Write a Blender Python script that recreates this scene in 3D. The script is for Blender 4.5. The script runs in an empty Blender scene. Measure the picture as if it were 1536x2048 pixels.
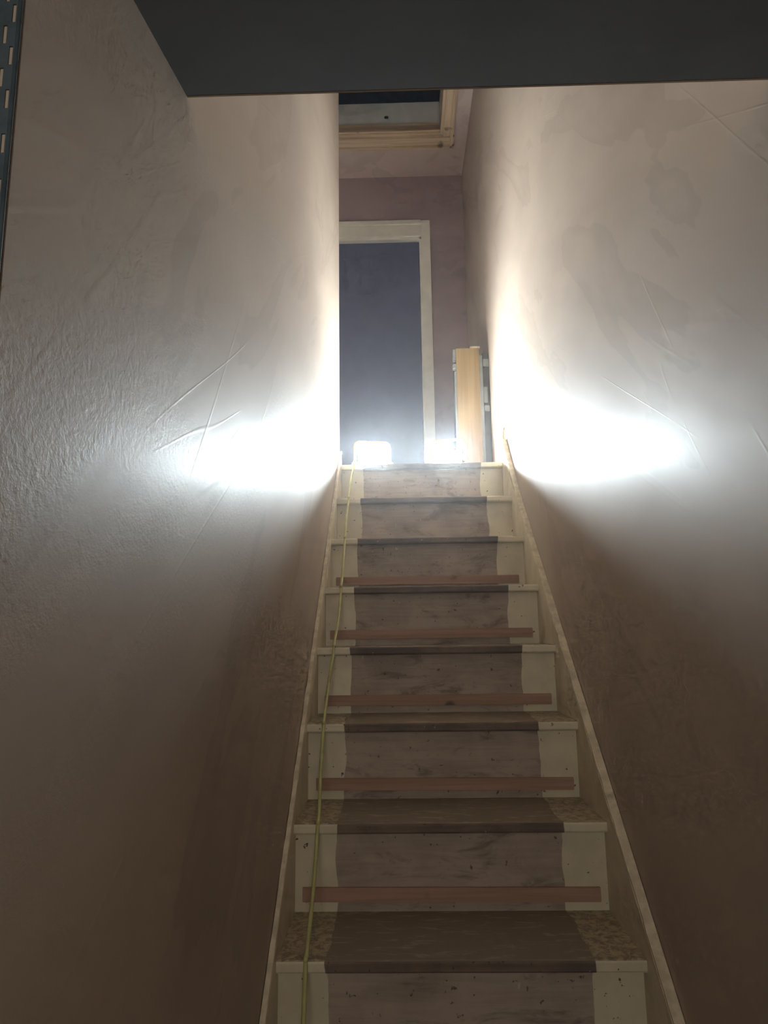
import bpy, bmesh, math, random
from mathutils import Vector, Matrix
random.seed(7)
SC = bpy.context.scene
COL = SC.collection
R = math.radians

# ------------------------------------------------------------------ camera
cam_d = bpy.data.cameras.new('camera')
cam = bpy.data.objects.new('camera', cam_d)
COL.objects.link(cam)
cam_d.sensor_fit = 'HORIZONTAL'
cam_d.sensor_width = 36.0
cam_d.lens = 36.0 * 1400.0 / 1536.0
cam_d.clip_start = 0.02
fw = Vector((-0.02186911, 0.98493313, 0.17154726))
rt = Vector((0.99960935, 0.02452852, -0.01339798))
up = Vector((0.01740391, -0.17118725, 0.98508478))
cam.matrix_world = Matrix(((rt.x, up.x, -fw.x, -0.103), (rt.y, up.y, -fw.y, 0.0),
                           (rt.z, up.z, -fw.z, 1.408), (0, 0, 0, 1)))
SC.camera = cam

# ------------------------------------------------------------------ world, light, exposure
LED_STRENGTH = 165.0      # radiance of the two work light panels
FILL_POWER = 1.9         # added fill behind the camera, lifts the lower steps
GLARE_HAZE = 0.007             # thin scatter imitating lens glare around the lamps
EXPOSURE = 2.72
world = bpy.data.worlds.new('world')
SC.world = world
world.use_nodes = True
wn = world.node_tree
wn.nodes['Background'].inputs[0].default_value = (0.02, 0.025, 0.035, 1)
wn.nodes['Background'].inputs[1].default_value = 0.05
if GLARE_HAZE > 0:
    vs = wn.nodes.new('ShaderNodeVolumeScatter')
    vs.inputs['Color'].default_value = (0.95, 0.97, 1.0, 1)
    vs.inputs['Density'].default_value = GLARE_HAZE
    vs.inputs['Anisotropy'].default_value = 0.9
    wn.links.new(vs.outputs[0], wn.nodes['World Output'].inputs['Volume'])

la = bpy.data.lights.new('fill_light', 'AREA')  # unseen fill lamp, added to brighten the risers
la.shape = 'RECTANGLE'
la.size, la.size_y = 0.8, 0.8
la.energy = FILL_POWER
la.color = (1.0, 0.92, 0.80)
lo = bpy.data.objects.new('fill_light', la)
lo.location = (-0.1, -1.5, 1.62)
lo.rotation_euler = (R(90), 0, 0)      # faces the stair
COL.objects.link(lo)

SC.view_settings.view_transform = 'Standard'
SC.view_settings.look = 'None'
SC.view_settings.exposure = EXPOSURE
SC.view_settings.gamma = 1.0
SC.view_settings.use_curve_mapping = False
SC.cycles.use_denoising = True
SC.cycles.max_bounces = 8
SC.cycles.diffuse_bounces = 6
SC.cycles.use_adaptive_sampling = True
SC.cycles.adaptive_threshold = 0.03
SC.cycles.adaptive_min_samples = 12
SC.cycles.volume_bounces = 1
SC.cycles.sample_clamp_indirect = 6.0
SC.cycles.caustics_reflective = False
SC.cycles.caustics_refractive = False


# ------------------------------------------------------------------ material helpers
class NT:
    def __init__(self, name):
        self.m = bpy.data.materials.new(name)
        self.m.use_nodes = True
        self.t = self.m.node_tree
        self.b = self.t.nodes['Principled BSDF']

    def n(self, kind, **kw):
        nd = self.t.nodes.new(kind)
        for k, v in kw.items():
            setattr(nd, k, v)
        return nd

    def l(self, a, b):
        self.t.links.new(a, b)

    def coord(self):
        return self.n('ShaderNodeTexCoord').outputs['Object']

    def mapping(self, src, scale=(1, 1, 1), rot=(0, 0, 0), loc=(0, 0, 0)):
        mp = self.n('ShaderNodeMapping')
        mp.inputs['Scale'].default_value = scale
        mp.inputs['Rotation'].default_value = rot
        mp.inputs['Location'].default_value = loc
        self.l(src, mp.inputs['Vector'])
        return mp.outputs[0]

    def noise(self, src, scale, detail=4, rough=0.55, dist=0.0):
        nz = self.n('ShaderNodeTexNoise')
        nz.inputs['Scale'].default_value = scale
        nz.inputs['Detail'].default_value = detail
        nz.inputs['Roughness'].default_value = rough
        nz.inputs['Distortion'].default_value = dist
        self.l(src, nz.inputs['Vector'])
        return nz.outputs['Fac']

    def ramp(self, src, a, b, va=0.0, vb=1.0):
        mr = self.n('ShaderNodeMapRange')
        mr.interpolation_type = 'SMOOTHSTEP'
        for i, v in ((1, a), (2, b), (3, va), (4, vb)):
            mr.inputs[i].default_value = v
        self.l(src, mr.inputs[0])
        return mr.outputs[0]

    def math(self, op, a, b=None, c=None):
        nd = self.n('ShaderNodeMath', operation=op)
        for i, v in enumerate((a, b, c)):
            if v is None:
                continue
            if isinstance(v, (int, float)):
                nd.inputs[i].default_value = v
            else:
                self.l(v, nd.inputs[i])
        return nd.outputs[0]

    def mix(self, fac, a, b):
        nd = self.n('ShaderNodeMix', data_type='RGBA')
        for i, v in ((0, fac), (6, a), (7, b)):
            if isinstance(v, (int, float)):
                nd.inputs[i].default_value = v
            elif isinstance(v, tuple):
                nd.inputs[i].default_value = (*v[:3], 1)
            else:
                self.l(v, nd.inputs[i])
        return nd.outputs[2]

    def bump(self, h, dist, strength=1.0, prev=None):
        bp = self.n('ShaderNodeBump')
        bp.inputs['Strength'].default_value = strength
        bp.inputs['Distance'].default_value = dist
        self.l(h, bp.inputs['Height'])
        if prev is not None:
            self.l(prev, bp.inputs['Normal'])
        return bp.outputs[0]

    def out(self, color=None, rough=None, normal=None, metal=None, spec=None):
        for key, v in (('Base Color', color), ('Roughness', rough), ('Normal', normal), ('Metallic', metal), ('Specular IOR Level', spec)):
            if v is None:
                continue
            if isinstance(v, (int, float)):
                self.b.inputs[key].default_value = v
            elif isinstance(v, tuple):
                self.b.inputs[key].default_value = (*v[:3], 1)
            else:
                self.l(v, self.b.inputs[key])
        return self.m


def simple(name, color, rough=0.5, metal=0.0, var=0.12, scale=18, bumpd=0.0004, spec=0.5):
    k = NT(name)
    co = k.coord()
    f = k.noise(co, scale, 4)
    c2 = tuple(c * (1 - var) for c in color)
    c1 = tuple(min(1, c * (1 + var)) for c in color)
    col = k.mix(k.ramp(f, 0.3, 0.7), c2, c1)
    nrm = k.bump(k.noise(co, scale * 6, 3), bumpd)
    return k.out(col, rough, nrm, metal, spec)


def make_plaster(name, base, patch, rough=0.42, strokes=True, spec=0.5, shift=0.0, coat=0.0, grit=1.0):
    """fresh skim coat: long trowel sweeps that rise towards the landing, damp patches, gritty areas"""
    k = NT(name)
    co = k.mapping(k.coord(), (1, 1, 1), (0, 0, 0), (0, shift, shift * 0.37))

    def sweep(angle, along, across, scale, detail=4, dist=0.3, loc=(0, 0, 0)):
        turned = k.mapping(co, (1, 1, 1), (R(-angle), 0, 0))
        return k.noise(k.mapping(turned, (1, along, across), (0, 0, 0), loc), scale, detail, 0.55, dist)
    big = k.noise(co, 1.7, 4, 0.5, 0.2)
    sa = sweep(24, 0.5, 2.0, 3.0)
    sb = sweep(40, 0.45, 1.7, 2.4, 4, 0.5, (0, 2, 5))
    fac = k.math('ADD', k.math('MULTIPLY', big, 0.55), k.math('MULTIPLY', sa, 0.45))
    col = k.mix(k.ramp(fac, 0.38, 0.64), patch, base)
    # damp patches that stop dead where the trowel was lifted
    edge = k.math('MULTIPLY', k.ramp(sb, 0.560, 0.572), k.ramp(sb, 0.70, 0.58))
    col = k.mix(k.math('MULTIPLY', edge, 0.34), col, tuple(c * 0.78 for c in patch))
    rg = k.ramp(k.math('ADD', k.math('MULTIPLY', sa, 0.5), k.math('MULTIPLY', sb, 0.5)), 0.35, 0.65, rough + 0.03, rough - 0.03)
    nrm = None
    if strokes:
        ln = sweep(30, 0.16, 2.4, 2.2, 2, 0.1, (0, 7, 1))
        r1 = k.ramp(k.math('ABSOLUTE', k.math('SUBTRACT', ln, 0.53)), 0.0, 0.009, 1.0, 0.0)
        ln2 = sweep(52, 0.16, 2.2, 1.9, 2, 0.1, (0, 3, 9))
        r2 = k.ramp(k.math('ABSOLUTE', k.math('SUBTRACT', ln2, 0.55)), 0.0, 0.008, 1.0, 0.0)
        gate = k.ramp(k.noise(k.mapping(co, (1, 1, 1), (0, 0, 0), (3, 1, 8)), 3.4, 3, 0.55), 0.36, 0.60)
        gritty = k.ramp(sweep(30, 0.6, 2.2, 2.6, 4, 0.3, (0, 4, 4)), 0.40, 0.60)
        grain = k.noise(k.mapping(co, (1, 0.8, 1)), 150, 3, 0.7)
        nrm = k.bump(k.noise(co, 2.0, 2, 0.4), 0.0010, 0.5)
        nrm = k.bump(sa, 0.0008, 0.5, nrm)
        nrm = k.bump(k.math('MULTIPLY', gate, k.math('ADD', r1, r2)), 0.0004, 0.4, nrm)
        nrm = k.bump(k.math('MULTIPLY', grain, k.math('ADD', k.math('MULTIPLY', gritty, 0.85), 0.22)), 0.00060 * grit, 0.8, nrm)
    if coat:
        # the trowelled skin is polished: a thin sheen over the matt body
        k.b.inputs['Coat Weight'].default_value = coat
        k.b.inputs['Coat Roughness'].default_value = 0.34
        if nrm is not None:
            k.l(nrm, k.b.inputs['Coat Normal'])
    return k.out(col, rg, nrm, None, spec)


CREAM = (0.66, 0.60, 0.45)


def make_stair(name, kind):
    """cream gloss at both ends, bare dirty wood where the runner lay"""
    k = NT(name)
    co = k.coord()
    sx = k.n('ShaderNodeSeparateXYZ')
    k.l(co, sx.inputs[0])
    wob = k.noise(co, 9, 3, 0.5)
    ax = k.math('ABSOLUTE', sx.outputs[0])
    ax = k.math('ADD', ax, k.math('MULTIPLY', k.math('SUBTRACT', wob, 0.5), 0.028))
    paint = k.ramp(ax, 0.2590, 0.2610)
    blot = k.noise(co, 7, 5, 0.6, 0.4)
    grain = k.noise(k.mapping(co, (2.0, 30, 30)), 3.0, 4, 0.6, 0.3)
    if kind == 'riser':
        c_a, c_b = (0.31, 0.25, 0.205), (0.42, 0.345, 0.285)
    else:
        c_a, c_b = (0.105, 0.080, 0.066), (0.19, 0.145, 0.115)
    bare = k.mix(k.ramp(k.math('ADD', k.math('MULTIPLY', blot, 0.6), k.math('MULTIPLY', grain, 0.4)), 0.36, 0.62), c_a, c_b)
    smear = k.ramp(k.noise(k.mapping(co, (3.2, 6, 9)), 2.0, 5, 0.7, 0.8), 0.52, 0.68)
    bare = k.mix(k.math('MULTIPLY', smear, 0.6), bare, (0.11, 0.083, 0.063))
    speck = k.ramp(k.noise(co, 75, 3, 0.6), 0.665, 0.70)
    bare = k.mix(k.math('MULTIPLY', speck, 0.8), bare, (0.055, 0.042, 0.036))
    pale = k.ramp(k.noise(k.mapping(co, (1, 1, 1), (0, 0, 0), (5, 2, 1)), 46, 3, 0.6), 0.71, 0.74)
    bare = k.mix(k.math('MULTIPLY', pale, 0.7), bare, (0.55, 0.50, 0.42))
    yel = k.noise(co, 11, 4, 0.6)
    cream = k.mix(k.ramp(yel, 0.35, 0.7), CREAM, tuple(c * 0.86 for c in CREAM))
    csp = k.ramp(k.noise(k.mapping(co, (1, 1, 1), (0, 0, 0), (1, 7, 3)), 60, 3, 0.6), 0.675, 0.70)
    cream = k.mix(csp, cream, (0.10, 0.08, 0.065))
    hgt = k.noise(co, 60, 4, 0.6)
    if kind == 'tread':
        # upper face: old underlay crumbs, dust, bare wood lightened as if lit from above
        geo = k.n('ShaderNodeNewGeometry')
        sn = k.n('ShaderNodeSeparateXYZ')
        k.l(geo.outputs['Normal'], sn.inputs[0])
        top = k.ramp(sn.outputs[2], 0.6, 0.8)
        crumb = k.ramp(k.noise(co, 60, 5, 0.7, 0.6), 0.40, 0.60)
        dirt = k.mix(crumb, (0.16, 0.115, 0.07), (0.46, 0.38, 0.24))
        cream = k.mix(k.math('MULTIPLY', top, 0.85), cream, dirt)
        dust = k.ramp(k.noise(k.mapping(co, (6, 22, 6)), 2.6, 4, 0.65, 0.5), 0.52, 0.68)
        topbare = k.mix(k.math('MULTIPLY', dust, 0.8), (0.24, 0.185, 0.13), (0.40, 0.335, 0.245))
        bare = k.mix(top, bare, topbare)
    col = k.mix(paint, bare, cream)
    rg = k.math('SUBTRACT', 0.72, k.math('MULTIPLY', paint, 0.26))
    nrm = k.bump(hgt, 0.0006 if kind == 'riser' else 0.0016, 0.5)
    nrm = k.bump(paint, 0.0007, 0.6, nrm)
    return k.out(col, rg, nrm)


def make_wood(name, ca, cb, rough=0.5, axis='z', knots=False):
    k = NT(name)
    co = k.coord()
    sc = {'z': (28, 28, 1.2), 'x': (1.2, 28, 28), 'y': (28, 1.2, 28)}[axis]
    g = k.noise(k.mapping(co, sc), 2.0, 5, 0.6, 0.7)
    col = k.mix(k.ramp(g, 0.33, 0.67), ca, cb)
    if knots:
        kn = k.ramp(k.noise(co, 9, 2, 0.4), 0.68, 0.74)
        col = k.mix(kn, col, tuple(c * 0.35 for c in ca))
    return k.out(col, rough, k.bump(g, 0.0005, 0.4))


def make_emit(name, color, strength):
    k = NT(name)
    k.b.inputs['Base Color'].default_value = (0.8, 0.8, 0.8, 1)
    k.b.inputs['Emission Color'].default_value = (*color, 1)
    k.b.inputs['Emission Strength'].default_value = strength
    return k.m


M = {}
M['plaster'] = make_plaster('pink_plaster', (0.47, 0.388, 0.312), (0.40, 0.325, 0.262), 0.62, True, 0.25, coat=0.13)
M['plaster_right'] = make_plaster('smooth_pink_plaster', (0.50, 0.415, 0.335), (0.43, 0.35, 0.285), 0.62, True, 0.25, coat=0.13, grit=0.3)
M['plaster_far'] = make_plaster('landing_plaster', (0.46, 0.36, 0.365), (0.38, 0.30, 0.31), 0.6, True, 0.3)
M['ceiling'] = make_plaster('ceiling_plaster', (0.66, 0.56, 0.53), (0.58, 0.49, 0.47), 0.65, True, 0.3)
M['bounce_wall'] = simple('pale_bounce_wall', (0.78, 0.75, 0.72), 0.7)  # unseen walls, made pale to bounce fill onto the landing
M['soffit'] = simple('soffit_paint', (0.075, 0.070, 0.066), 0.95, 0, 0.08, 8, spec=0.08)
M['floor'] = make_wood('floorboards', (0.16, 0.11, 0.07), (0.26, 0.18, 0.12), 0.6, 'y')
M['riser'] = make_stair('painted_riser', 'riser')
M['tread'] = make_stair('painted_tread', 'tread')
M['string'] = simple('cream_string_paint', (0.62, 0.55, 0.41), 0.42, 0, 0.10, 14, 0.0006)
M['cap'] = simple('chipped_cream_edge', (0.66, 0.58, 0.43), 0.5, 0, 0.16, 40, 0.001)
M['gripper'] = make_wood('reddish_batten', (0.31, 0.185, 0.135), (0.41, 0.255, 0.19), 0.65, 'x', True)
M['steel'] = simple('dull_steel', (0.35, 0.36, 0.37), 0.35, 1.0)
M['zinc'] = simple('grey_bead_metal', (0.085, 0.115, 0.135), 0.6, 0.35, 0.2, 30)
M['cable'] = simple('yellow_cable_sheath', (0.44, 0.42, 0.18), 0.45, 0, 0.1, 30)
M['white_plastic'] = simple('white_plastic', (0.8, 0.79, 0.75), 0.4)
M['yellow'] = simple('yellow_frame_paint', (0.85, 0.60, 0.05), 0.4)
M['black'] = simple('black_housing', (0.03, 0.03, 0.032), 0.5)
M['rubber'] = simple('black_rubber', (0.02, 0.02, 0.02), 0.8)
M['led'] = make_emit('led_glass', (0.82, 0.94, 1.0), LED_STRENGTH)
M['gloss_white'] = simple('off_white_gloss', (0.84, 0.81, 0.72), 0.35, 0, 0.05, 10)
M['door_slab'] = simple('dark_opening_blue', (0.135, 0.148, 0.25), 0.5, 0, 0.06, 6)  # flat dark blue in place of the darkness in the doorway
M['pine'] = make_wood('pine_trim', (0.56, 0.43, 0.29), (0.72, 0.58, 0.42), 0.5, 'x', True)
M['pine_y'] = make_wood('pine_trim_long', (0.56, 0.43, 0.29), (0.72, 0.58, 0.42), 0.5, 'y', True)
M['white_board'] = simple('white_painted_board', (0.80, 0.82, 0.79), 0.5, 0, 0.05, 10)
M['underlay'] = simple('dark_roof_underlay', (0.26, 0.40, 0.62), 0.7)
M['veneer'] = make_wood('oak_veneer', (0.28, 0.19, 0.080), (0.36, 0.255, 0.12), 0.6, 'z')
M['grey_edge'] = simple('pale_grey_edging', (0.24, 0.25, 0.24), 0.5)
M['dark_grey'] = simple('dark_grey_back', (0.09, 0.095, 0.105), 0.6)
M['splinter'] = make_wood('raw_timber', (0.42, 0.27, 0.12), (0.58, 0.40, 0.22), 0.7, 'z')


# ------------------------------------------------------------------ mesh helpers
class MB:
    def __init__(self):
        self.bm = bmesh.new()

    def box(self, x0, x1, y0, y1, z0, z1, mat=None):
        vs = [self.bm.verts.new(p) for p in ((x0, y0, z0), (x1, y0, z0), (x1, y1, z0), (x0, y1, z0),
                                             (x0, y0, z1), (x1, y0, z1), (x1, y1, z1), (x0, y1, z1))]
        if mat is not None:
            for v in vs:
                v.co = mat @ v.co
        for f in ((0, 3, 2, 1), (4, 5, 6, 7), (0, 1, 5, 4), (1, 2, 6, 5), (2, 3, 7, 6), (3, 0, 4, 7)):
            self.bm.faces.new([vs[i] for i in f])
        return vs

    def prism_x(self, prof, x0, x1):
        """closed (y, z) outline extruded along x"""
        a = [self.bm.verts.new((x0, y, z)) for y, z in prof]
        b = [self.bm.verts.new((x1, y, z)) for y, z in prof]
        n = len(prof)
        self.bm.faces.new(a)
        self.bm.faces.new(list(reversed(b)))
        for i in range(n):
            j = (i + 1) % n
            self.bm.faces.new((a[j], a[i], b[i], b[j]))

    def tube(self, pts, r, seg=10, closed=False):
        pts = [Vector(p) for p in pts]
        n = len(pts)
        rings = []
        prev = None
        for i, p in enumerate(pts):
            if closed:
                d = pts[(i + 1) % n] - pts[i - 1]
            else:
                d = pts[min(i + 1, n - 1)] - pts[max(i - 1, 0)]
            d.normalize()
            if prev is None:
                u = d.orthogonal().normalized()
            else:
                u = prev - d * prev.dot(d)
                u.normalize()
            prev = u
            v = d.cross(u)
            rr = r(i / (n - 1)) if callable(r) else r
            rings.append([self.bm.verts.new(p + (u * math.cos(2 * math.pi * s / seg) + v * math.sin(2 * math.pi * s / seg)) * rr)
                          for s in range(seg)])
        m = n if closed else n - 1
        for i in range(m):
            a, b = rings[i], rings[(i + 1) % n]
            for s in range(seg):
                t = (s + 1) % seg
                self.bm.faces.new((a[s], a[t], b[t], b[s]))
        if not closed:
            self.bm.faces.new(list(reversed(rings[0])))
            self.bm.faces.new(rings[-1])

    def build(self, name, mat, parent=None, bevel=0.0, seg=2, smooth=False, loc=None, sub=0):
        bmesh.ops.recalc_face_normals(self.bm, faces=self.bm.faces[:])
        if bevel > 0:
            bmesh.ops.bevel(self.bm, geom=self.bm.edges[:], offset=bevel, segments=seg, affect='EDGES', clamp_overlap=True)
        if sub:
            bmesh.ops.subdivide_edges(self.bm, edges=self.bm.edges[:], cuts=sub, use_grid_fill=True)
        me = bpy.data.meshes.new(name)
        self.bm.to_mesh(me)
        self.bm.free()
        me.materials.append(mat)
        if smooth:
            for p in me.polygons:
                p.use_smooth = True
        o = bpy.data.objects.new(name, me)
        COL.objects.link(o)
        if parent is not None:
            o.parent = parent
        if loc is not None:
            o.location = loc
        return o


def struct(o):
    o['kind'] = 'structure'
    return o


def tag(o, label, cat, group=None):
    o['label'] = label
    o['category'] = cat
    if group:
        o['group'] = group
    return o


def empty(name, loc, rz=0.0):
    o = bpy.data.objects.new(name, None)
    o.empty_display_size = 0.1
    COL.objects.link(o)
    o.location = loc
    o.rotation_euler = (0, 0, rz)
    return o


def arc(cx, cz, r, a0, a1, n, y=0.0):
    return [(cx + r * math.cos(R(a0 + (a1 - a0) * i / n)), y, cz + r * math.sin(R(a0 + (a1 - a0) * i / n))) for i in range(n + 1)]


# ------------------------------------------------------------------ stair geometry
D0, G, RISE, Z0 = 1.486, 0.22063, 0.19574, 0.783     # nosing of the lowest step in view, going, rise, its height
LAND = Z0 + 7 * RISE                                  # landing level 2.153
XL, XR = -0.37, 0.38                                  # plaster faces
FAR, CEIL = 4.48, 4.595

# ------------------------------------------------------------------ the setting
b = MB(); b.box(-1.75, 0.50, -2.1, 3.10, -0.12, 0.0)
struct(b.build('floor', M['floor']))
b = MB(); b.box(-1.75, XR, D0 + 7 * G + 0.050, FAR, LAND - 0.15, LAND)
struct(b.build('floor_landing', M['floor']))

b = MB(); b.box(XL - 0.10, XL, 0.431, 3.085, 0.0, CEIL)
struct(b.build('wall_left', M['plaster'], bevel=0.004, seg=3))
b = MB(); b.box(XR, XR + 0.12, -2.1, FAR + 0.1, 0.0, CEIL)
struct(b.build('wall_right', M['plaster_right']))

DX0, DX1, DZ1 = -0.72, 0.088, LAND + 1.98             # doorway in the landing's far wall
b = MB()
b.box(-1.75, DX0, FAR, FAR + 0.1, LAND - 0.15, CEIL)
b.box(DX1, XR, FAR, FAR + 0.1, LAND - 0.15, CEIL)
b.box(DX0, DX1, FAR, FAR + 0.1, DZ1, CEIL)
struct(b.build('wall_back', M['plaster_far']))
b = MB(); b.box(-1.87, -1.75, -2.1, FAR + 0.1, 0.0, CEIL)
struct(b.build('wall_side', M['bounce_wall']))
b = MB(); b.box(-1.75, XR, -2.2, -2.1, 0.0, 2.47)
struct(b.build('wall_front', M['plaster_far']))
b = MB(); b.box(-1.75, XL - 0.10, 2.985, 3.085, 0.0, CEIL)
struct(b.build('wall_landing', M['bounce_wall']))

# dropped bulkhead over the foot of the stair; its underside falls a little towards the hall
b = MB()
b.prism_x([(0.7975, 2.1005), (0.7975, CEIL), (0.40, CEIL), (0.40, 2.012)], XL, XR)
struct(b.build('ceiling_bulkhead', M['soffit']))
# its plastered face towards the stairwell
b = MB(); b.box(XL, XR, 0.7978, 0.8005, 2.1005, CEIL)
struct(b.build('wall_bulkhead', M['plaster']))
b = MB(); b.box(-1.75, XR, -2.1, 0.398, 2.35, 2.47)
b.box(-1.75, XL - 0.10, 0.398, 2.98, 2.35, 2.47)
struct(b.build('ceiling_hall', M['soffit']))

# ceiling over stairwell and landing, with the loft opening cut through it
HX0, HX1, HY0, HY1 = -0.52, 0.222, 3.20, 4.065
b = MB()
b.box(-1.75, HX0, 3.085, FAR, CEIL, CEIL + 0.03)
b.box(HX1, XR + 0.12, 0.80, FAR, CEIL, CEIL + 0.03)
b.box(HX0, HX1, HY1, FAR, CEIL, CEIL + 0.03)
b.box(XL - 0.1, HX1, 0.80, HY0, CEIL, CEIL + 0.03)
struct(b.build('ceiling', M['ceiling']))
# loft above: dark underlay between the rafters
b = MB()
b.prism_x([(2.6, 4.64), (4.9, 4.64), (4.9, 5.0), (3.6, 6.0), (2.6, 6.0)], -1.4, 0.9)
for f in list(b.bm.faces):
    c = f.calc_center_median()
    if c.z < 4.65:
        b.bm.faces.remove(f)
struct(b.build('ceiling_loft', M['underlay']))

# far door: dark blue stands in for the unlit room beyond, moulded off-white frame
b = MB(); b.box(DX0 + 0.022, DX1 - 0.022, FAR + 0.035, FAR + 0.075, LAND + 0.006, DZ1 - 0.022)
door_slab = struct(b.build('dark_opening', M['door_slab'], bevel=0.002))
b = MB()
b.box(DX0, DX0 + 0.02, FAR, FAR + 0.1, LAND, DZ1)
b.box(DX1 - 0.02, DX1, FAR, FAR + 0.1, LAND, DZ1)
b.box(DX0, DX1, FAR, FAR + 0.1, DZ1 - 0.02, DZ1)
b.build('door_lining', M['gloss_white'], door_slab)
b = MB()
AW = 0.062                                             # architrave
b.box(DX1 - 0.006, DX1 - 0.006 + AW, FAR - 0.016, FAR, LAND, DZ1 + AW + 0.052)
b.box(DX0 + 0.006 - AW, DX0 + 0.006, FAR - 0.016, FAR, LAND, DZ1 + AW + 0.052)
b.box(DX0 + 0.006, DX1 - 0.006, FAR - 0.016, FAR, DZ1 - 0.006, DZ1 + 0.080)
b.box(DX0 + 0.006, DX1 - 0.006, FAR - 0.024, FAR, DZ1 + 0.080, DZ1 + AW + 0.052)
b.build('door_architrave', M['gloss_white'], door_slab, bevel=0.003)

# ------------------------------------------------------------------ staircase
stair = tag(empty('staircase', (0, D0 - 3 * G, 0)), 'steep closed stair with cream painted edges and bare brown centre strip between plastered walls', 'staircase')
sy = stair.location.y
OVER, TT = 0.026, 0.024


def nose(k):
    return D0 + k * G - sy, Z0 + k * RISE


HW = 0.358
for k in range(-3, 8):
    ny, nz = nose(k)
    # tread with a rounded nosing
    back = ny + G + OVER + 0.010 if k < 7 else ny + 0.11
    prof = [(back, nz), (ny + 0.006, nz), (ny + 0.002, nz - 0.0015), (ny, nz - 0.005), (ny, nz - TT + 0.005),
            (ny + 0.002, nz - TT + 0.0015), (ny + 0.006, nz - TT), (back, nz - TT)]
    if k == 7:
        prof = [(back - 0.062, nz)] + prof[1:-1] + [(back - 0.062, nz - TT)]
    b = MB(); b.prism_x(prof, -HW, HW)
    b.build('tread', M['tread'], stair)
    # riser underneath it
    zb = nz - RISE
    b = MB(); b.box(-HW, HW, ny + OVER, ny + OVER + 0.016, zb + (0.0 if k > -3 else 0.0), nz - TT)
    rs = b.build('riser', M['riser'], stair)
    if 1 <= k <= 5:
        b = MB()
        xo = random.uniform(-0.006, 0.006)
        tilt = random.uniform(-0.002, 0.002)
        vs = b.box(-0.338 + xo, 0.342 + xo, ny + OVER - 0.008, ny + OVER, zb + 0.021, zb + 0.052)
        for v in vs:
            v.co.z += tilt * (1 if v.co.x > 0 else -1)
        g_ = b.build('gripper_strip', M['gripper'], rs, bevel=0.0012)
        g_['label'] = 'reddish wooden strip nailed along the foot of the riser'

SL = RISE / G


def slope_z(y):                                        # line through the nosings, stair-local y
    return Z0 + (y + sy - D0) * SL


def string_board(x0, x1, h, name, mat):
    y0 = 0.0 - 0.02
    top = [(y, slope_z(y) + h) for y in (y0, 0.6, 1.2, 1.8, 2.1)]
    ye = D0 + 7 * G - sy + 0.02
    top += [(ye, slope_z(ye) + min(h, 0.02))]
    bot = [(ye, slope_z(ye) - 0.30), (y0 + 0.55, max(0.0, slope_z(y0 + 0.55) - 0.30)), (y0, 0.0)]
    b = MB(); b.prism_x(top + bot, x0, x1)
    return b.build(name, mat, stair)


def cap_strip(x0, x1, pts, th, parent):
    b = MB()
    rng = random.Random(11)
    # chipped edge: many short lengths with a slightly wandering width
    fine = []
    for i in range(len(pts) - 1):
        a, c = Vector((0, *pts[i])), Vector((0, *pts[i + 1]))
        n = max(2, int((c - a).length / 0.025))
        for j in range(n):
            fine.append(a.lerp(c, j / n))
    fine.append(Vector((0, *pts[-1])))
    rows = []
    for i, p in enumerate(fine):
        d = (fine[min(i + 1, len(fine) - 1)] - fine[max(i - 1, 0)]).normalized()
        nrm = Vector((0, -d.z, d.y))
        w0 = rng.uniform(-0.0009, 0.0009)
        lo = p - nrm * th
        rows.append([b.bm.verts.new((x0 + w0, p.y, p.z)), b.bm.verts.new((x1, p.y, p.z)),
                     b.bm.verts.new((x1, lo.y, lo.z)), b.bm.verts.new((x0 + w0, lo.y, lo.z))])
    for r0, r1 in zip(rows, rows[1:]):
        for q in range(4):
            b.bm.faces.new((r0[q], r0[(q + 1) % 4], r1[(q + 1) % 4], r1[q]))
    b.bm.faces.new(rows[0]); b.bm.faces.new(list(reversed(rows[-1])))
    return b.build('edge_strip', M['cap'], parent)


sr = string_board(0.358, XR - 0.001, 0.052, 'string_board', M['string'])
pr_ = [(y, slope_z(y) + 0.060) for y in (-0.02, 0.5, 1.0, 1.5, 1.9)]
for yw, zw in ((2.80, 2.022), (2.90, 2.124), (2.97, 2.196), (3.022, 2.256)):
    pr_.append((yw - sy, zw))
cr = cap_strip(0.3585, XR - 0.0015, pr_, 0.010, sr)
cr['label'] = 'chipped pale top edge of the right hand string'
b = MB()
b.tube([(0.366, 3.020 - sy, 2.236), (0.3665, 3.028 - sy, 2.262), (0.368, 3.030 - sy, 2.290), (0.3735, 3.040 - sy, 2.312)], lambda t: 0.0062 - 0.003 * t, 6)
b.build('torn_splinter', M['splinter'], sr)
sl_ = string_board(XL + 0.001, -0.358, 0.034, 'string_board', M['string'])
pl_ = [(y, slope_z(y) + 0.040) for y in (-0.02, 0.5, 1.0, 1.5, 1.9, 2.1)]
for yw, zw in ((3.03, 2.196), (3.075, 2.226)):
    pl_.append((yw - sy, zw))
cl = cap_strip(XL + 0.0015, -0.3585, pl_, 0.008, sl_)
cl['label'] = 'thin pale top edge of the left hand string'

# ------------------------------------------------------------------ perforated angle bead on the near arris of the left wall
bead = tag(empty('angle_bead', (XL, 0.431, 0.0)), 'dark perforated metal corner bead on the near arris of the left wall', 'corner bead')


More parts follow.
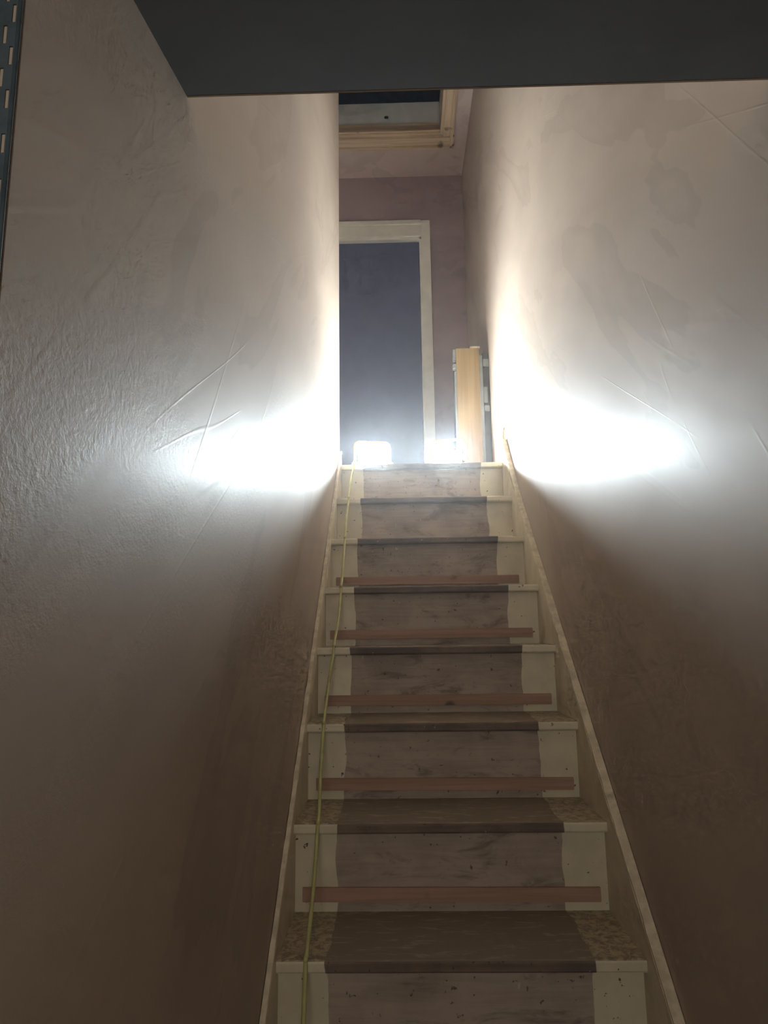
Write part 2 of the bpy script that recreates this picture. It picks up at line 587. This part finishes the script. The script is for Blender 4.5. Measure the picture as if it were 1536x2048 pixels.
def bead_wing(name, W_, horizontal):
    """a thin strip with two staggered rows of slots punched right through"""
    b = MB()
    z0, z1 = 0.02, 2.33
    pitch = 0.035
    xs = [0.0, 0.0035, 0.0062, 0.0090, 0.0117, W_]      # two slot columns: 1-2 and 3-4
    zs = {z0, z1}
    n = int((z1 - z0) / pitch)
    slots = []
    for i in range(n):
        for colm, off in ((1, 0.006), (3, 0.0235)):
            a = z0 + i * pitch + off
            if a + 0.0150 < z1:
                slots.append((colm, a, a + 0.0150)); zs.add(a); zs.add(a + 0.0150)
    zs = sorted(zs)
    gv = {}

    def V(i, j):
        if (i, j) not in gv:
            x = -xs[i]
            gv[(i, j)] = b.bm.verts.new((x, -0.0012, zs[j]) if horizontal else (0.0008, -x, zs[j]))
        return gv[(i, j)]
    for j in range(len(zs) - 1):
        mid = (zs[j] + zs[j + 1]) / 2
        for i in range(len(xs) - 1):
            if any(c == i and lo < mid < hi for c, lo, hi in slots):
                continue
            b.bm.faces.new((V(i, j), V(i + 1, j), V(i + 1, j + 1), V(i, j + 1)))
    ext = bmesh.ops.extrude_face_region(b.bm, geom=b.bm.faces[:])
    for v in ext['geom']:
        if isinstance(v, bmesh.types.BMVert):
            v.co.y += 0.0009 if horizontal else 0.0
            v.co.x -= 0.0 if horizontal else 0.0006
    return b.build(name, M['zinc'], bead)


bead_wing('slotted_wing', 0.026, True)
b = MB(); b.tube([(-0.0006, -0.0012, 0.02), (-0.0006, -0.0012, 2.33)], 0.0016, 8)
b.build('bead_nose', M['zinc'], bead, smooth=True)

# ------------------------------------------------------------------ loft hatch
hatch = tag(empty('loft_hatch', ((HX0 + HX1) / 2, (HY0 + HY1) / 2, CEIL)), 'open loft hatch trimmed with pine architrave in the landing ceiling', 'loft hatch')
hx, hy = (HX1 - HX0) / 2, (HY1 - HY0) / 2
AWH = 0.085
b = MB(); b.box(-hx - AWH, hx + AWH - 0.012, hy, hy + AWH + 0.02, -0.018, 0.0)
b.box(-hx - AWH, hx + AWH - 0.012, hy + AWH - 0.012, hy + AWH + 0.02, -0.026, 0.0)
b.build('architrave', M['pine'], hatch, bevel=0.003)
b = MB(); b.box(hx, hx + 0.045, -hy, hy, -0.018, 0.0)
b.box(hx + 0.045, hx + 0.066, -hy, hy + 0.10, -0.026, 0.0)
b.build('architrave', M['pine_y'], hatch, bevel=0.003)
b = MB(); b.box(-hx - AWH, -hx, -hy, hy, -0.018, 0.0)
b.build('architrave', M['pine_y'], hatch, bevel=0.003)
b = MB(); b.box(-hx - AWH, hx + 0.066, -hy - AWH, -hy, -0.018, 0.0)
b.build('architrave', M['pine'], hatch, bevel=0.003)
for nm, bx, mt in (('hatch_lining', (-hx, hx, hy - 0.018, hy, 0.0, 0.075), 'pine'), ('hatch_lining', (-hx, hx, -hy, -hy + 0.018, 0.0, 0.2), 'pine'),
                   ('hatch_lining', (hx - 0.018, hx, -hy, hy - 0.018, 0.0, 0.22), 'pine_y'), ('hatch_lining', (-hx, -hx + 0.018, -hy, hy - 0.018, 0.0, 0.2), 'pine_y')):
    b = MB(); b.box(*bx); b.build(nm, M[mt], hatch)
b = MB(); b.box(-hx + 0.018, hx - 0.018, hy - 0.030, hy - 0.018, 0.010, 0.026)
b.build('stop_bead', M['pine'], hatch, bevel=0.002)
b = MB(); b.box(-hx + 0.018, hx - 0.018, hy - 0.012, hy + 0.010, 0.0755, 0.235)
wb = b.build('white_board', M['white_board'], hatch, bevel=0.002)
wb['label'] = 'white painted board above the pine lining'
b = MB(); b.box(-0.006, 0.018, hy - 0.018, hy - 0.012, 0.115, 0.132)
b.box(0.004, 0.016, hy - 0.024, hy - 0.018, 0.110, 0.126)
b.build('latch_keep', M['steel'], wb, bevel=0.001)

# ------------------------------------------------------------------ narrow veneered unit on the landing
unit = tag(empty('wooden_unit', (0.208, 3.485, LAND)), 'narrow upright wood veneer unit with grey edging standing against the right landing wall', 'cabinet')
UH = 0.728
b = MB(); b.box(0.0, 0.121, 0.0, 0.018, 0.012, UH)
b.build('veneer_front', M['veneer'], unit, bevel=0.0015)
b = MB(); b.box(0.004, 0.117, 0.018, 0.26, 0.012, UH - 0.01)
b.build('carcass', M['dark_grey'], unit, bevel=0.002)
b = MB(); b.box(-0.010, 0.0, -0.002, 0.030, 0.0, 0.60); b.build('edging', M['grey_edge'], unit, bevel=0.002)
b = MB(); b.box(0.121, 0.137, -0.002, 0.030, 0.0, UH - 0.04); b.build('edging', M['grey_edge'], unit, bevel=0.002)
b = MB(); b.box(-0.015, 0.0, 0.004, 0.030, UH - 0.066, UH - 0.004); b.build('corner_bracket', M['grey_edge'], unit, bevel=0.002)
b = MB(); b.box(-0.017, 0.0, 0.0, 0.034, UH - 0.112, UH - 0.084); b.build('corner_bracket', M['grey_edge'], unit, bevel=0.002)
b = MB(); b.box(0.137, 0.1715, 0.008, 0.22, 0.0, UH - 0.025); b.build('side_frame', M['dark_grey'], unit, bevel=0.003)
for z0, z1, x1 in ((UH - 0.105, UH - 0.062, 0.170), (UH - 0.30, UH - 0.215, 0.158), (UH - 0.345, UH - 0.315, 0.166)):
    b = MB(); b.box(0.139, x1, -0.002, 0.008, z0, z1); b.build('clip', M['grey_edge'], unit, bevel=0.002)
b = MB(); b.box(0.074, 0.127, 0.004, 0.022, UH, UH + 0.011)
tag(b.build('wood_offcut', M['cap'], loc=(0.208, 3.485, LAND), bevel=0.001), 'small pale wood offcut lying on top of the upright veneer unit', 'offcut')


# ------------------------------------------------------------------ work lights
def work_light(loc, rz, label):
    t = tag(empty('work_light', loc, rz), label, 'work light', 'work lights on the landing')
    w, h, rc, y = 0.088, 0.204, 0.026, 0.012
    pts = [(-w, y, 0.006), (-w, y, 0.06)] + [(p[0], y, p[2]) for p in arc(-w + rc, h - rc, rc, 180, 90, 6)]
    pts += [(p[0], y, p[2]) for p in arc(w - rc, h - rc, rc, 90, 0, 6)] + [(w, y, 0.06), (w, y, 0.006)]
    b = MB(); b.tube(pts, 0.0068, 10); b.build('handle_frame', M['yellow'], t, smooth=True)
    for s in (-1, 1):
        b = MB(); b.tube([(s * w, -0.055, 0.0072), (s * w, 0.055, 0.0072)], 0.007, 10)
        f = b.build('foot', M['yellow'], t, smooth=True)
        for yy in (-0.058, 0.058):
            b = MB(); b.tube([(s * w, yy - 0.008, 0.0078), (s * w, yy + 0.008, 0.0078)], 0.0078, 10); b.build('rubber_cap', M['rubber'], f)
    T = Matrix.Translation((0, 0.0, 0.105)) @ Matrix.Rotation(R(-LAMP_TILT), 4, 'X')
    b = MB(); b.box(-0.075, 0.075, -0.012, 0.020, -0.046, 0.046, T)
    hs = b.build('housing', M['black'], t, bevel=0.004)
    b = MB()
    for i in range(9):
        x = -0.056 + i * 0.014
        b.box(x - 0.0016, x + 0.0016, 0.0195, 0.036, -0.044, 0.044, T)
    b.build('cooling_fins', M['black'], hs)
    b = MB(); b.box(-0.070, 0.070, -0.0175, -0.0125, -0.037, 0.037, T)
    b.build('led_panel', M['led'], t, bevel=0.0015)
    for s in (-1, 1):
        b = MB(); b.tube([(s * 0.073, 0.008, 0.096), (s * (w + 0.012), 0.010, 0.096)], 0.009, 12); b.build('pivot_knob', M['black'], t)
    return t


LAMP_TILT = 6.0
wl_left = work_light((-0.230, 3.395, LAND), R(12), 'glaring LED work light at the top of the stairs beside the yellow cable')
wl_right = work_light((0.141, 3.385, LAND), R(-18), 'glaring LED work light at the top of the stairs in front of the wooden unit')

# ------------------------------------------------------------------ yellow extension cable down the left of the treads
CR = 0.0044
key = []
xs_ = {-3: -0.286, -2: -0.290, -1: -0.293, 0: -0.300, 1: -0.303, 2: -0.314, 3: -0.308, 4: -0.304, 5: -0.308, 6: -0.309, 7: -0.302}
path = [(-0.300, 3.066, LAND + CR + 0.001), (-0.300, 3.042, LAND + CR + 0.001)]
for k in range(7, -4, -1):
    ny, nz = D0 + k * G, Z0 + k * RISE
    if k < 7:
        path.append((xs_[k], ny + 0.020, nz + CR + 0.010))
    path.append((xs_[k], ny - 0.0025, nz + CR * 0.9))
    path.append((xs_[k], ny - CR - 0.0012, nz - 0.010))
    if k > -3:
        xm = (xs_[k] + xs_[k - 1]) / 2 + random.uniform(-0.004, 0.004)
        path.append((xm, ny - G * 0.44, nz - RISE * 0.52))
path += [(-0.28, 0.80, 0.12), (-0.27, 0.76, 0.03), (-0.262, 0.72, CR), (-0.25, 0.5, CR), (-0.22, 0.1, CR), (-0.25, -0.5, CR)]


def smooth_path(p, n=5):
    p = [Vector(q) for q in p]
    out = []
    for i in range(len(p) - 1):
        p0, p1, p2, p3 = p[max(i - 1, 0)], p[i], p[i + 1], p[min(i + 2, len(p) - 1)]
        for j in range(n):
            t = j / n
            out.append(0.5 * ((2 * p1) + (p2 - p0) * t + (2 * p0 - 5 * p1 + 4 * p2 - p3) * t * t + (3 * p1 - p0 - 3 * p2 + p3) * t ** 3))
    out.append(p[-1])
    return out


b = MB(); b.tube(smooth_path(path), CR, 10)
cab = tag(b.build('extension_cable', M['cable'], smooth=True), 'yellow extension cable running down the left side of the stairs', 'cable')
b = MB(); b.box(-0.314, -0.286, 3.066, 3.108, LAND + 0.001, LAND + 0.024)
pg = b.build('plug', M['white_plastic'], cab, bevel=0.006, seg=3)
pg['label'] = 'white plug end'
